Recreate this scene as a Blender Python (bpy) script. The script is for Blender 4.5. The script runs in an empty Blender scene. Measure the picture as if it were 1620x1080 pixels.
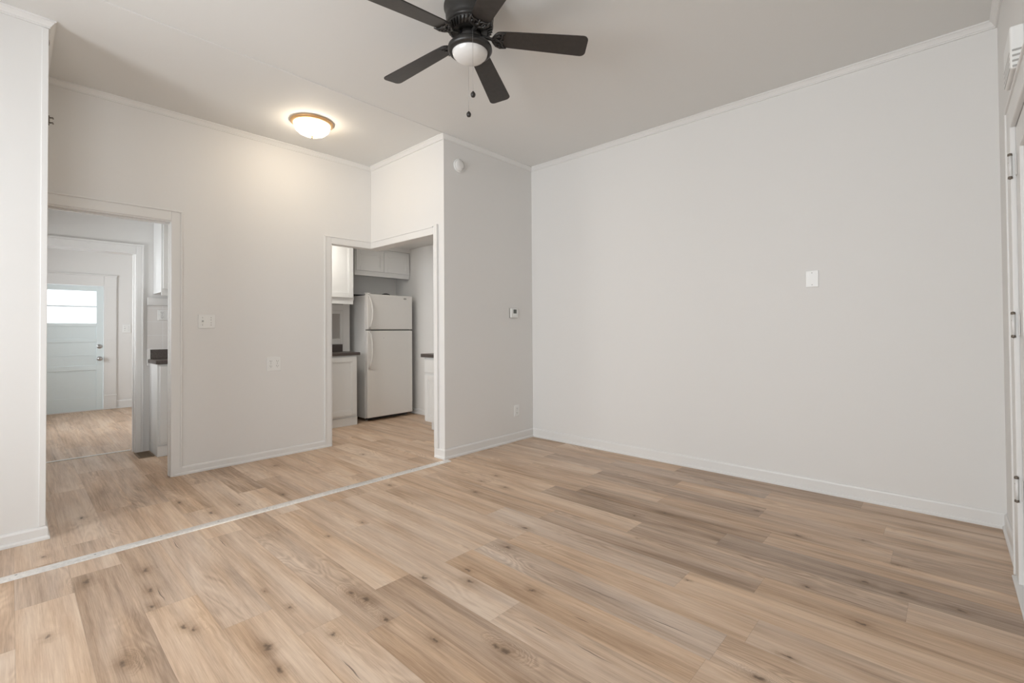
import bpy, bmesh, math, random
from mathutils import Vector, Matrix
C = bpy.context.scene.collection
S = bpy.context.scene
PI = math.pi

# ------------------------------------------------------------------ camera
cam_d = bpy.data.cameras.new('camera')
cam = bpy.data.objects.new('camera', cam_d); C.objects.link(cam)
F_PX, YAW, PITCH, ROLL, CX, CY = 737.40, 0.7484, 0.0131, -0.0065, 810.16, 512.8
fw = Vector((math.cos(YAW)*math.cos(PITCH), math.sin(YAW)*math.cos(PITCH), math.sin(PITCH)))
rt = Vector((math.sin(YAW), -math.cos(YAW), 0)); up = rt.cross(fw)
r2 = rt*math.cos(ROLL)+up*math.sin(ROLL); u2 = up*math.cos(ROLL)-rt*math.sin(ROLL)
m = Matrix((( r2.x, u2.x, -fw.x, 0), (r2.y, u2.y, -fw.y, 0), (r2.z, u2.z, -fw.z, 1.12), (0, 0, 0, 1)))
cam.matrix_world = m
cam_d.sensor_width = 36; cam_d.lens = F_PX/1620*36
cam_d.shift_x = (810-CX)/1620; cam_d.shift_y = (CY-540)/1620
cam_d.clip_start = 0.02; cam_d.clip_end = 100
S.camera = cam

# ------------------------------------------------------------------ world, lights, exposure
w = bpy.data.worlds.new('world'); S.world = w; w.use_nodes = True
w.node_tree.nodes['Background'].inputs[0].default_value = (0.90, 0.95, 1.0, 1)
w.node_tree.nodes['Background'].inputs[1].default_value = 1.6

def area(name, loc, rot, sx, sy, power, col):
    l = bpy.data.lights.new(name, 'AREA'); l.shape = 'RECTANGLE'; l.size = sx; l.size_y = sy
    l.energy = power; l.color = col
    o = bpy.data.objects.new(name, l); C.objects.link(o); o.location = loc; o.rotation_euler = rot
    return o
DAY = (0.93, 0.965, 1.0)
# daylight standing just outside the left wall's openings and an added one in the front wall
area('daylight_window_left', (-2.16, 0.85, 1.45), (0, -PI/2, 0), 1.5, 1.1, 60, DAY)
area('daylight_window_left_far', (-2.16, 2.45, 1.45), (0, -PI/2, 0), 1.5, 1.1, 60, DAY)
area('fill_daylight_front', (-0.95, -0.40, 1.45), (PI/2, 0, 0), 1.3, 1.5, 30, DAY)  # added fill behind an unseen window, brightens the left and back walls
area('daylight_window_far_room', (-1.36, 7.4, 1.5), (0, -PI/2, 0), 1.4, 1.3, 78, DAY)
area('fill_daylight_kitchen', (-0.46, 5.05, 1.5), (0, -PI/2, 0), 0.8, 0.7, 15, DAY)  # fill behind an unseen window, set to brighten the dim left kitchen end

S.view_settings.view_transform = 'Standard'
S.view_settings.look = 'None'
S.view_settings.gamma = 1
S.view_settings.exposure = 0.35
S.view_settings.use_curve_mapping = False

# ------------------------------------------------------------------ dimensions
XR, Y0, XC, YB, YF, H = 3.769, 3.2075, 2.584, 4.4195, -0.238, 2.846
XL, YL, XW = 0.134, 3.612, -2.0
YK, HK, YR, XN = 5.56, 2.25, 5.76, 2.94
T = 0.12
TB = 0.085
YD = 9.05

# ------------------------------------------------------------------ materials
def newmat(name):
    m = bpy.data.materials.new(name); m.use_nodes = True
    nt = m.node_tree
    return m, nt, nt.nodes['Principled BSDF']
def simple(name, col, rough=0.5, metal=0.0, spec=0.5, bump=0.0, scale=60, var=0.0):
    m, nt, b = newmat(name)
    b.inputs['Base Color'].default_value = (*col, 1); b.inputs['Roughness'].default_value = rough
    b.inputs['Metallic'].default_value = metal; b.inputs['Specular IOR Level'].default_value = spec
    if bump or var:
        tc = nt.nodes.new('ShaderNodeTexCoord'); n = nt.nodes.new('ShaderNodeTexNoise')
        n.inputs['Scale'].default_value = scale; n.inputs['Detail'].default_value = 4
        nt.links.new(tc.outputs['Object'], n.inputs['Vector'])
        if bump:
            bp = nt.nodes.new('ShaderNodeBump'); bp.inputs['Strength'].default_value = bump
            bp.inputs['Distance'].default_value = 0.002
            nt.links.new(n.outputs['Fac'], bp.inputs['Height']); nt.links.new(bp.outputs[0], b.inputs['Normal'])
        if var:
            cr = nt.nodes.new('ShaderNodeValToRGB')
            cr.color_ramp.elements[0].position = 0.35; cr.color_ramp.elements[1].position = 0.65
            cr.color_ramp.elements[0].color = (*[c*(1-var) for c in col], 1)
            cr.color_ramp.elements[1].color = (*[min(1, c*(1+var)) for c in col], 1)
            nt.links.new(n.outputs['Fac'], cr.inputs[0]); nt.links.new(cr.outputs[0], b.inputs['Base Color'])
    return m
M = {}
M['wall'] = simple('painted_wall', (0.79, 0.777, 0.755), 0.55, bump=0.22, scale=22, spec=0.3)
M['ceiling'] = simple('painted_ceiling', (0.795, 0.79, 0.77), 0.7, bump=0.3, scale=9, spec=0.2)
M['trim'] = simple('gloss_trim_paint', (0.80, 0.79, 0.77), 0.35, bump=0.04, scale=30)
M['cab'] = simple('cabinet_paint', (0.80, 0.80, 0.785), 0.35, bump=0.05, scale=40)
M['door'] = simple('pale_blue_door_paint', (0.78, 0.86, 0.87), 0.4, bump=0.1, scale=30)
M['plastic'] = simple('white_plastic', (0.84, 0.84, 0.82), 0.3, bump=0.02)
M['slot'] = simple('dark_slot', (0.12, 0.11, 0.10), 0.6, bump=0.02)
M['greyplastic'] = simple('grey_plastic', (0.42, 0.41, 0.39), 0.4, bump=0.02)
M['lcd'] = simple('dark_display', (0.10, 0.105, 0.095), 0.2, bump=0.02)
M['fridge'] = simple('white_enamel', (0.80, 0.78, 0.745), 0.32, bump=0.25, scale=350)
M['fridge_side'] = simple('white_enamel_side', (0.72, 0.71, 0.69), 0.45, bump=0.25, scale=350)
M['black'] = simple('black_plastic', (0.03, 0.028, 0.028), 0.5, bump=0.05)
M['gasket'] = simple('grey_gasket', (0.30, 0.29, 0.28), 0.6, bump=0.02)
M['bronze'] = simple('dark_bronze_metal', (0.035, 0.033, 0.031), 0.38, metal=0.35, bump=0.05, spec=0.6)
M['blade'] = simple('dark_walnut_blade', (0.034, 0.029, 0.026), 0.40, bump=0.1, scale=40, var=0.12)
M['frost'] = simple('frosted_glass_bowl', (0.78, 0.77, 0.75), 0.25, bump=0.01)
M['brass'] = simple('brushed_brass_ring', (0.72, 0.45, 0.22), 0.35, metal=0.55, bump=0.05)
M['steel'] = simple('brushed_steel', (0.45, 0.44, 0.43), 0.35, metal=0.9, bump=0.05)
M['alu'] = simple('worn_aluminium_strip', (0.88, 0.86, 0.83), 0.34, metal=0.55, bump=0.15, scale=80, var=0.08)
M['oldbrass'] = simple('aged_hinge_metal', (0.20, 0.17, 0.14), 0.5, metal=0.6, bump=0.3, scale=200)
M['worktop'] = simple('brown_granite_laminate', (0.095, 0.078, 0.07), 0.4, bump=0.05, scale=180, var=0.45)
M['ventwood'] = simple('brown_floor_register', (0.26, 0.18, 0.11), 0.5, bump=0.1)
M['greypaint'] = simple('grey_panel_paint', (0.50, 0.48, 0.46), 0.5, bump=0.05)
M['knobmetal'] = simple('dark_nickel_knob', (0.16, 0.15, 0.145), 0.35, metal=0.7, bump=0.02)
M['slotbrown'] = simple('dark_brown_slot', (0.10, 0.065, 0.04), 0.6, bump=0.02)
M['sash'] = simple('painted_window_frame', (0.82, 0.82, 0.81), 0.4, bump=0.05)

# glowing glass bowl of the alcove lamp
m, nt, b = newmat('lit_alabaster_bowl')
b.inputs['Base Color'].default_value = (0.9, 0.87, 0.8, 1)
b.inputs['Emission Color'].default_value = (1.0, 0.85, 0.65, 1); b.inputs['Emission Strength'].default_value = 16.5
M['litbowl'] = m
m, nt, b = newmat('lit_kitchen_bowl')
b.inputs['Base Color'].default_value = (0.9, 0.9, 0.88, 1)
b.inputs['Emission Color'].default_value = (1.0, 0.95, 0.88, 1); b.inputs['Emission Strength'].default_value = 27.0
M['litkit'] = m
# thin clear glass
m, nt, b = newmat('clear_window_glass')
nt.nodes.remove(b); out = nt.nodes['Material Output']
tr = nt.nodes.new('ShaderNodeBsdfTransparent'); gl = nt.nodes.new('ShaderNodeBsdfGlossy'); gl.inputs['Roughness'].default_value = 0.02
fr = nt.nodes.new('ShaderNodeFresnel'); mx = nt.nodes.new('ShaderNodeMixShader')
nt.links.new(fr.outputs[0], mx.inputs[0]); nt.links.new(tr.outputs[0], mx.inputs[1]); nt.links.new(gl.outputs[0], mx.inputs[2])
nt.links.new(mx.outputs[0], out.inputs['Surface'])
M['glass'] = m
# glazed tiles with grout lines
m, nt, b = newmat('white_wall_tile')
tc = nt.nodes.new('ShaderNodeTexCoord'); mp = nt.nodes.new('ShaderNodeMapping'); br = nt.nodes.new('ShaderNodeTexBrick')
mp.inputs['Rotation'].default_value = (PI/2, 0, 0); mp.inputs['Location'].default_value = (0.035, 0.965, 0)
nt.links.new(tc.outputs['Object'], mp.inputs[0]); nt.links.new(mp.outputs[0], br.inputs[0])
br.offset = 0; br.inputs['Scale'].default_value = 1; br.inputs['Brick Width'].default_value = 0.13; br.inputs['Row Height'].default_value = 0.13
br.inputs['Mortar Size'].default_value = 0.0022; br.inputs['Color1'].default_value = br.inputs['Color2'].default_value = (0.78, 0.755, 0.73, 1)
br.inputs['Mortar'].default_value = (0.86, 0.85, 0.84, 1)
nt.links.new(br.outputs[0], b.inputs['Base Color']); b.inputs['Roughness'].default_value = 0.2
M['tile'] = m

# ------------------------------------------------------------------ mesh helpers
class MB:
    def __init__(s): s.bm = bmesh.new(); s.mats = []
    def box(s, x0, x1, y0, y1, z0, z1, bev=0.0, seg=2):
        x0, x1 = sorted((x0, x1)); y0, y1 = sorted((y0, y1)); z0, z1 = sorted((z0, z1))
        t = bmesh.new()
        v = [t.verts.new((x, y, z)) for x in (x0, x1) for y in (y0, y1) for z in (z0, z1)]
        for f in ((0,1,3,2), (4,6,7,5), (0,4,5,1), (2,3,7,6), (0,2,6,4), (1,5,7,3)): t.faces.new([v[i] for i in f])
        bmesh.ops.recalc_face_normals(t, faces=t.faces)
        if bev:
            bmesh.ops.bevel(t, geom=list(t.edges), offset=min(bev, (x1-x0)*.45, (y1-y0)*.45, (z1-z0)*.45), segments=seg, affect='EDGES', profile=0.5)
        s.merge(t); return s
    def merge(s, t, mat=None):
        if mat is not None: t.transform(mat)
        me = bpy.data.meshes.new('tmp'); t.to_mesh(me); t.free(); s.bm.from_mesh(me); bpy.data.meshes.remove(me)
    def extrude(s, prof, a, b, axis, side=1, mat=None):
        """prof: list of (out, z) closed profile; swept along axis from a to b; `out` points along side of the other axis, origin (0,0)."""
        t = bmesh.new(); rows = []
        for q in (a, b):
            r = []
            for o, z in prof:
                r.append(t.verts.new((q, o*side, z) if axis == 'x' else (o*side, q, z)))
            rows.append(r)
        n = len(prof)
        for i in range(n):
            j = (i+1) % n; t.faces.new((rows[0][i], rows[0][j], rows[1][j], rows[1][i]))
        t.faces.new(rows[0]); t.faces.new(rows[1][::-1])
        bmesh.ops.recalc_face_normals(t, faces=t.faces)
        s.merge(t, mat); return s
    def lathe(s, prof, cx=0, cy=0, cz=0, n=48, mat=None):
        t = bmesh.new(); rings = []
        for r, z in prof:
            if r < 1e-6: rings.append([t.verts.new((0, 0, z))])
            else: rings.append([t.verts.new((r*math.cos(2*PI*k/n), r*math.sin(2*PI*k/n), z)) for k in range(n)])
        for a, b in zip(rings, rings[1:]):
            for k in range(n):
                l = (k+1) % n
                if len(a) == 1 and len(b) == 1: continue
                if len(a) == 1: t.faces.new((a[0], b[k], b[l]))
                elif len(b) == 1: t.faces.new((a[k], a[l], b[0]))
                else: t.faces.new((a[k], a[l], b[l], b[k]))
        bmesh.ops.recalc_face_normals(t, faces=t.faces)
        for f in t.faces: f.smooth = True
        mm = Matrix.Translation((cx, cy, cz)) @ (mat if mat is not None else Matrix())
        s.merge(t, mm); return s
    def tube(s, pts, r, n=10, mat=None, flat=1.0):
        t = bmesh.new(); pts = [Vector(p) for p in pts]; rings = []
        rr = r if isinstance(r, (list, tuple)) else [r]*len(pts)
        for i, p in enumerate(pts):
            d = (pts[min(i+1, len(pts)-1)]-pts[max(i-1, 0)]).normalized()
            a = Vector((0, 0, 1)) if abs(d.z) < 0.9 else Vector((1, 0, 0))
            u = d.cross(a).normalized(); v = u.cross(d).normalized()
            rings.append([t.verts.new(p+u*rr[i]*math.cos(2*PI*k/n)+v*rr[i]*flat*math.sin(2*PI*k/n)) for k in range(n)])
        for a, b in zip(rings, rings[1:]):
            for k in range(n): t.faces.new((a[k], a[(k+1) % n], b[(k+1) % n], b[k]))
        t.faces.new(rings[0]); t.faces.new(rings[-1][::-1])
        bmesh.ops.recalc_face_normals(t, faces=t.faces)
        for f in t.faces: f.smooth = len(f.verts) == 4
        s.merge(t, mat); return s
    def plate(s, outline, z0, z1, bev=0.0, mat=None):
        t = bmesh.new()
        a = [t.verts.new((x, y, z0)) for x, y in outline]; b = [t.verts.new((x, y, z1)) for x, y in outline]
        n = len(a)
        for i in range(n): t.faces.new((a[i], a[(i+1) % n], b[(i+1) % n], b[i]))
        t.faces.new(a[::-1]); t.faces.new(b)
        bmesh.ops.recalc_face_normals(t, faces=t.faces)
        if bev: bmesh.ops.bevel(t, geom=[e for e in t.edges if abs(e.verts[0].co.z-e.verts[1].co.z) < 1e-6], offset=bev, segments=2, affect='EDGES')
        s.merge(t, mat); return s
    def build(s, name, mat, parent=None, loc=None):
        me = bpy.data.meshes.new(name)
        if loc is not None: s.bm.transform(Matrix.Translation(-Vector(loc)))
        s.bm.to_mesh(me); s.bm.free(); me.materials.append(M[mat] if isinstance(mat, str) else mat)
        o = bpy.data.objects.new(name, me); C.objects.link(o)
        if loc is not None: o.location = loc
        if parent: o.parent = parent
        return o
def struct(o, parent=None):
    o['kind'] = 'structure'; return o
def tag(o, label, cat, group=None):
    o['label'] = label; o['category'] = cat
    if group: o['group'] = group
    return o
def thing(name, label, cat, loc, rz=0, group=None, rot=None):
    o = bpy.data.objects.new(name, None); C.objects.link(o); o.location = loc
    o.rotation_euler = rot if rot else (0, 0, rz); o.empty_display_size = 0.05
    return tag(o, label, cat, group)

# ------------------------------------------------------------------ floor of individual planks
PW, PX0, PL = 0.1775, 0.018, 1.18
joint = {0: 2.77, 1: 2.945, 2: 2.36, 3: 2.01, 4: 2.94, 5: 1.59, 6: 1.825, 7: 2.48, 8: 1.79, 9: 1.78, 10: 1.72, 11: 2.06, 12: 1.79,
         13: 1.305, 14: 2.07, 15: 1.895, 16: 1.386, 17: 2.01, 18: 2.62, 19: 2.07, 20: 1.58}
# (row, plank end above y) -> (tone, grey); tone 1 pale, 0 dark
tones = {(0, 2.77): (.88, .25), (0, 3.2): (.60, .45), (1, 2.945): (.36, .3), (1, 3.2): (.70, .3), (2, 2.36): (.74, .2), (2, 3.2): (.62, .4),
         (3, 2.01): (.76, .2), (3, 3.2): (.68, .45), (4, 2.94): (.72, .35), (4, 3.2): (.86, .2), (5, 1.59): (.60, .15), (5, 2.77): (.50, .35), (5, 3.2): (.55, .3),
         (6, 1.825): (.36, .25), (6, 3.2): (.90, .45), (7, 2.48): (.86, .45), (7, 3.2): (.85, .3), (8, 1.79): (.62, .05), (8, 3.2): (.80, .2), (9, 1.78): (.66, .6), (9, 3.2): (.78, .25),
         (10, 1.72): (.72, .12), (10, 3.2): (.74, .2), (11, 2.06): (.72, .55), (11, 3.2): (.66, .1), (12, 1.79): (.36, .35), (12, 3.2): (.72, .15),
         (13, 1.305): (.42, .4), (13, 2.485): (.84, .2), (13, 3.2): (.66, .2), (14, 2.07): (.30, .35), (14, .89): (.34, .6), (14, 3.2): (.76, .15),
         (15, 1.895): (.36, .25), (15, .715): (.62, .2), (15, 3.2): (.74, .2), (16, 1.386): (.68, .25), (16, 2.566): (.66, .2), (16, .206): (.5, .4), (17, .83): (.62, .35), (17, 2.01): (.44, .5),
         (18, 2.62): (.50, .45), (19, 2.07): (.45, .6), (20, 1.58): (.50, .5)}
def build_floor():
    rnd = random.Random(11)
    bm = bmesh.new()
    uv = bm.loops.layers.uv.new('UVMap'); col = bm.loops.layers.float_color.new('plank')
    def plank(x0, x1, y0, y1, k, yend, tg):
        if x1-x0 < .002 or y1-y0 < .002: return
        vs = [bm.verts.new(p) for p in ((x0, y0, 0), (x1, y0, 0), (x1, y1, 0), (x0, y1, 0))]
        f = bm.faces.new(vs)
        xr = PX0+k*PW
        sd = rnd.random()
        for lp in f.loops:
            lp[uv].uv = (lp.vert.co.x-xr, yend-lp.vert.co.y)
            lp[col] = (tg[0], tg[1], sd, 1)
    for (ya, yb, offs) in ((-0.36, 3.155, 0.0), (3.155, 9.05, 7.0)):
        for k in range(-12, 22):
            xa, xb = PX0+k*PW, PX0+(k+1)*PW
            xa, xb = max(xa, XW-T), min(xb, XR+0.01)
            if xb <= xa: continue
            if offs == 0 and k in joint: j = joint[k]
            elif offs and k == 6: j = 3.61
            else: j = rnd.uniform(0, PL)+ya
            y1 = j
            while y1 < yb: y1 += PL
            while y1 > ya:
                y0 = y1-PL
                tg = None
                for (kk, ye), v in tones.items():
                    if offs == 0 and kk == k and (abs(ye-y1) < .03 or (ye == 3.2 and y1 >= 3.1)): tg = v
                if tg is None: tg = (rnd.uniform(.58, .86), rnd.uniform(.1, .4))
                if offs and k == 6 and y0 > 3.5 and y1 < 5: tg = (.42, .3)
                plank(xa, xb, max(y0, ya), min(y1, yb), k, y1, tg)
                y1 = y0
    # slab underneath
    t = bmesh.new()
    v = [t.verts.new((x, y, z)) for x in (XW-T, XR+.01) for y in (-.36, 9.05) for z in (-.08, -.0015)]
    for f in ((0,1,3,2), (4,6,7,5), (0,4,5,1), (2,3,7,6), (0,2,6,4), (1,5,7,3)): t.faces.new([v[i] for i in f])
    bmesh.ops.recalc_face_normals(t, faces=t.faces)
    me0 = bpy.data.meshes.new('t'); t.to_mesh(me0); t.free(); bm.from_mesh(me0); bpy.data.meshes.remove(me0)
    me = bpy.data.meshes.new('floor'); bm.to_mesh(me); bm.free()
    o = bpy.data.objects.new('floor', me); C.objects.link(o); me.materials.append(M['floor']); return struct(o)

# knots (x, y, radius) and splits (x, y, half length) read off the boards
KNOTS = [(0.44, 2.78, .020), (0.423, 2.55, .018), (0.402, 2.39, .016), (0.10, 2.44, .014), (0.265, 2.06, .018), (0.24, 2.85, .020), (0.455, 2.14, .015),
         (0.48, 2.09, .013), (0.63, 1.78, .018), (0.755, 2.17, .008), (0.78, 1.97, .011), (1.02, 1.79, .020), (1.00, 1.88, .016), (1.19, 2.49, .010), (1.41, 2.52, .012),
         (0.82, 1.68, .014)]
def px_knots():
    out = []
    def unp(px, py):
        d = fw+r2*((px-CX)/F_PX)-u2*((py-CY)/F_PX); t = -1.12/d.z
        return d.x*t, d.y*t
    for a, b, r in ((545, 500, .017), (190, 628, .015), (385, 645, .017), (380, 598, .014), (655, 685, .016), (235, 895, .015), (540, 945, .022), (620, 418, .016), (540, 245, .020),
                 (500, 195, .016), (410, 265, .016), (435, 218, .012), (30, 810, .014), (1090, 365, .016), (1220, 355, .014), (1315, 640, .008), (45, 235, .016), (1110, 463, .006), (500, 925, .014)):
        x, y = unp(a/2.7+600, b/2.7+680); out.append((x, y, r))
    for a, b, r in ((370, 968, .012), (245, 1060, .014), (685, 828, .012), (1110, 772, .014), (700, 650, .014), (835, 577, .010), (410, 450, .014), (690, 470, .013), (450, 670, .012),
                 (235, 345, .012), (860, 697, .013)):
        x, y = unp(a/2.7+1110, b/2.7+680); out.append((x, y, r))
    for a, b, r in ((1195, 968, .016), (765, 255, .018), (350, 322, .014), (900, 300, .016), (1020, 265, .012), (1210, 220, .014), (1175, 98, .016), (1550, 50, .014), (190, 487, .014)):
        x, y = unp(a/2.7, b/2.7+700); out.append((x, y, r))
    cr = []
    for a, b, c, d in ((790, 630, 1100, 765), (1100, 765, 1370, 912), (820, 788, 905, 832), (658, 830, 722, 885), (830, 905, 1000, 1010)):
        x, y = unp(a/2.7+600, b/2.7+680); x2, y2 = unp(c/2.7+600, d/2.7+680); cr.append(((x+x2)/2, (y+y2)/2, abs(y-y2)/2))
    for a, b, c, d in ((460, 672, 760, 780), (330, 950, 400, 985), (860, 440, 1010, 490), (100, 325, 240, 350), (0, 395, 200, 440)):
        x, y = unp(a/2.7+1110, b/2.7+680); x2, y2 = unp(c/2.7+1110, d/2.7+680); cr.append(((x+x2)/2, (y+y2)/2, abs(y-y2)/2))
    for a, b, c, d in ((1450, 920, 1560, 1020), (740, 415, 765, 460), (935, 408, 970, 450), (660, 620, 720, 680)):
        x, y = unp(a/2.7, b/2.7+700); x2, y2 = unp(c/2.7, d/2.7+700); cr.append(((x+x2)/2, (y+y2)/2, abs(y-y2)/2))
    return out, cr

def floor_material():
    m, nt, b = newmat('oak_vinyl_planks')
    N, L = nt.nodes.new, nt.links.new
    def val(op, a, c=None, d=None, clamp=False):
        n = N('ShaderNodeMath'); n.operation = op; n.use_clamp = clamp
        for i, q in enumerate((a, c, d)):
            if q is None: continue
            if isinstance(q, (int, float)): n.inputs[i].default_value = q
            else: L(q, n.inputs[i])
        return n.outputs[0]
    def mrange(v, a, b_, c, d, smooth=True):
        n = N('ShaderNodeMapRange'); n.interpolation_type = 'SMOOTHSTEP' if smooth else 'LINEAR'
        L(v, n.inputs['Value'])
        for nm, q in (('From Min', a), ('From Max', b_), ('To Min', c), ('To Max', d)): n.inputs[nm].default_value = q
        return n.outputs[0]
    at = N('ShaderNodeAttribute'); at.attribute_name = 'plank'
    sp = N('ShaderNodeSeparateColor'); L(at.outputs['Color'], sp.inputs[0])
    tone, grey, seed = sp.outputs
    geo = N('ShaderNodeNewGeometry'); uvn = N('ShaderNodeUVMap'); uvn.uv_map = 'UVMap'
    su = N('ShaderNodeSeparateXYZ'); L(uvn.outputs[0], su.inputs[0])
    cb = N('ShaderNodeCombineXYZ'); L(val('MULTIPLY', seed, 91.0), cb.inputs[2]); L(su.outputs[0], cb.inputs[0]); L(su.outputs[1], cb.inputs[1])
    P = cb.outputs[0]
    def noise(scl, detail=4, rough=.55, dist=0.0, src=P, scale=1.0):
        mp = N('ShaderNodeMapping'); mp.inputs['Scale'].default_value = scl; L(src, mp.inputs[0])
        n = N('ShaderNodeTexNoise'); n.inputs['Scale'].default_value = scale; n.inputs['Detail'].default_value = detail
        n.inputs['Roughness'].default_value = rough; n.inputs['Distortion'].default_value = dist
        L(mp.outputs[0], n.inputs['Vector']); return n.outputs['Fac']
    # knots: distance field to each, warps the figure and darkens
    kn, cr = px_knots(); kn = KNOTS+kn
    nz = N('ShaderNodeTexNoise'); nz.inputs['Scale'].default_value = 38; nz.inputs['Detail'].default_value = 5; L(geo.outputs['Position'], nz.inputs['Vector'])
    wv = N('ShaderNodeVectorMath'); wv.operation = 'MULTIPLY_ADD'; L(nz.outputs['Color'], wv.inputs[0]); wv.inputs[1].default_value = (.034, .052, 0); wv.inputs[2].default_value = (-.017, -.026, 0)
    wa = N('ShaderNodeVectorMath'); L(geo.outputs['Position'], wa.inputs[0]); L(wv.outputs[0], wa.inputs[1])
    acc = None
    for x, y, r in kn:
        mp = N('ShaderNodeVectorMath'); mp.operation = 'MULTIPLY_ADD'; L(wa.outputs[0], mp.inputs[0])
        sx, sy = 1/r, 1/(r*1.9); mp.inputs[1].default_value = (sx, sy, 0); mp.inputs[2].default_value = (-x*sx, -y*sy, 0)
        ln = N('ShaderNodeVectorMath'); ln.operation = 'LENGTH'; L(mp.outputs[0], ln.inputs[0])
        acc = ln.outputs['Value'] if acc is None else val('MINIMUM', acc, ln.outputs['Value'])
    nz2 = N('ShaderNodeTexNoise'); nz2.inputs['Scale'].default_value = 9; nz2.inputs['Detail'].default_value = 2; L(geo.outputs['Position'], nz2.inputs['Vector'])
    wv2 = N('ShaderNodeVectorMath'); wv2.operation = 'MULTIPLY_ADD'; L(nz2.outputs['Color'], wv2.inputs[0]); wv2.inputs[1].default_value = (.016, 0, 0); wv2.inputs[2].default_value = (-.008, 0, 0)
    wc = N('ShaderNodeVectorMath'); L(geo.outputs['Position'], wc.inputs[0]); L(wv2.outputs[0], wc.inputs[1])
    cacc = None
    for x, y, h in cr:
        mp = N('ShaderNodeVectorMath'); mp.operation = 'MULTIPLY_ADD'; L(wc.outputs[0], mp.inputs[0])
        sx, sy = 1/.0028, 1/max(h, .03); mp.inputs[1].default_value = (sx, sy, 0); mp.inputs[2].default_value = (-x*sx, -y*sy, 0)
        ln = N('ShaderNodeVectorMath'); ln.operation = 'LENGTH'; L(mp.outputs[0], ln.inputs[0])
        cacc = ln.outputs['Value'] if cacc is None else val('MINIMUM', cacc, ln.outputs['Value'])
    halo = mrange(acc, .3, 3.6, 1.0, 0.0)
    core = mrange(acc, .05, .85, 1.0, 0.0)
    crack = mrange(cacc, .3, 1.1, 1.0, 0.0)
    # figure
    broad = noise((9, 1.1, 1), 3, .5, .6)
    streak = noise((70, 2.2, 1), 5, .62, .3)
    fine = noise((330, 9, 1), 3, .6, 0)
    mpw = N('ShaderNodeMapping'); mpw.inputs['Scale'].default_value = (17, 2.3, 1); L(P, mpw.inputs[0])
    warp = val('ADD', noise((8, 1.6, 1), 2, .5, .3), val('MULTIPLY', halo, .35))
    rings = val('SINE', val('MULTIPLY', warp, 95.0))
    ringmask = mrange(noise((7, .9, 1), 1, .5, 0), .50, .68, 0, 1)
    rings = val('MULTIPLY', rings, ringmask)
    tone = val('ADD', val('MULTIPLY', tone, .68), .22)
    t = val('ADD', tone, val('MULTIPLY', val('SUBTRACT', broad, .5), 1.1))
    t = val('ADD', t, val('MULTIPLY', val('SUBTRACT', streak, .5), .75))
    t = val('ADD', t, val('MULTIPLY', val('SUBTRACT', fine, .5), .55))
    t = val('ADD', t, val('MULTIPLY', rings, .12))
    t = val('SUBTRACT', t, val('MULTIPLY', halo, .13), clamp=True)
    ceruse = mrange(noise((520, 5, 1), 2, .6, .2), .60, .74, 0, 1)
    t = val('ADD', t, val('MULTIPLY', ceruse, .13), clamp=True)
    pores = mrange(noise((420, 11, 1), 2, .6, .2), .64, .76, 0, 1)
    t = val('SUBTRACT', t, val('MULTIPLY', pores, .16), clamp=True)
    ramp = N('ShaderNodeValToRGB'); L(t, ramp.inputs[0])
    e = ramp.color_ramp.elements
    e[0].position = 0.0; e[0].color = (0.190, 0.130, 0.080, 1)
    e[1].position = 1.0; e[1].color = (0.765, 0.578, 0.418, 1)
    k = e.new(0.35); k.color = (0.405, 0.273, 0.180, 1)
    k = e.new(0.70); k.color = (0.618, 0.438, 0.302, 1)
    hsv = N('ShaderNodeHueSaturation'); L(ramp.outputs[0], hsv.inputs['Color'])
    gvar = val('ADD', grey, val('MULTIPLY', val('SUBTRACT', noise((12, 1.2, 1), 2, .5, .4), .5), 1.0), clamp=True)
    L(mrange(gvar, 0, 1, 1.06, .62, False), hsv.inputs['Saturation'])
    L(mrange(gvar, 0, 1, 1.0, .93, False), hsv.inputs['Value'])
    # board edges
    ex = val('MINIMUM', su.outputs[0], val('SUBTRACT', PW, su.outputs[0]))
    ey = val('MINIMUM', su.outputs[1], val('SUBTRACT', PL, su.outputs[1]))
    edge = mrange(val('MINIMUM', ex, ey), .0003, .0019, 1, 0)
    def mix(c, fac, col):
        n = N('ShaderNodeMix'); n.data_type = 'RGBA'; L(c, n.inputs['A']); L(fac, n.inputs['Factor']); n.inputs['B'].default_value = (*col, 1); return n.outputs['Result']
    c = mix(hsv.outputs[0], val('MULTIPLY', mrange(acc, .3, 2.4, 1.0, 0.0), .34), (0.30, 0.185, 0.10))
    c = mix(c, val('MULTIPLY', core, .78), (0.085, 0.052, 0.034))
    c = mix(c, val('MULTIPLY', crack, .75), (0.07, 0.045, 0.03))
    c = mix(c, val('MULTIPLY', edge, .18), (0.13, 0.085, 0.055))
    L(c, b.inputs['Base Color'])
    L(mrange(streak, .3, .7, .52, .40, False), b.inputs['Roughness'])
    b.inputs['Specular IOR Level'].default_value = .42
    bp = N('ShaderNodeBump'); bp.inputs['Strength'].default_value = .25; bp.inputs['Distance'].default_value = .0012
    L(val('SUBTRACT', val('ADD', fine, val('MULTIPLY', streak, .5)), val('MULTIPLY', edge, 1.0)), bp.inputs['Height']); L(bp.outputs[0], b.inputs['Normal'])
    return m
M['floor'] = floor_material()
build_floor()

# ------------------------------------------------------------------ shell
TOP = H+.1
o = MB().box(XW-T, XR+T, YF-T, YB+T, H, TOP).build('ceiling', 'ceiling'); struct(o)
# faint ceiling joint above the floor strip
o = MB().box(XW, XC-.002, Y0-.03, Y0+.012, H-.004, H-.0002, .0015).build('trim_ceiling_joint', 'ceiling'); struct(o)
o = MB().box(XR, XR+T, YF-T, YR+T, 0, TOP).build('wall_right', 'wall'); struct(o)
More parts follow.
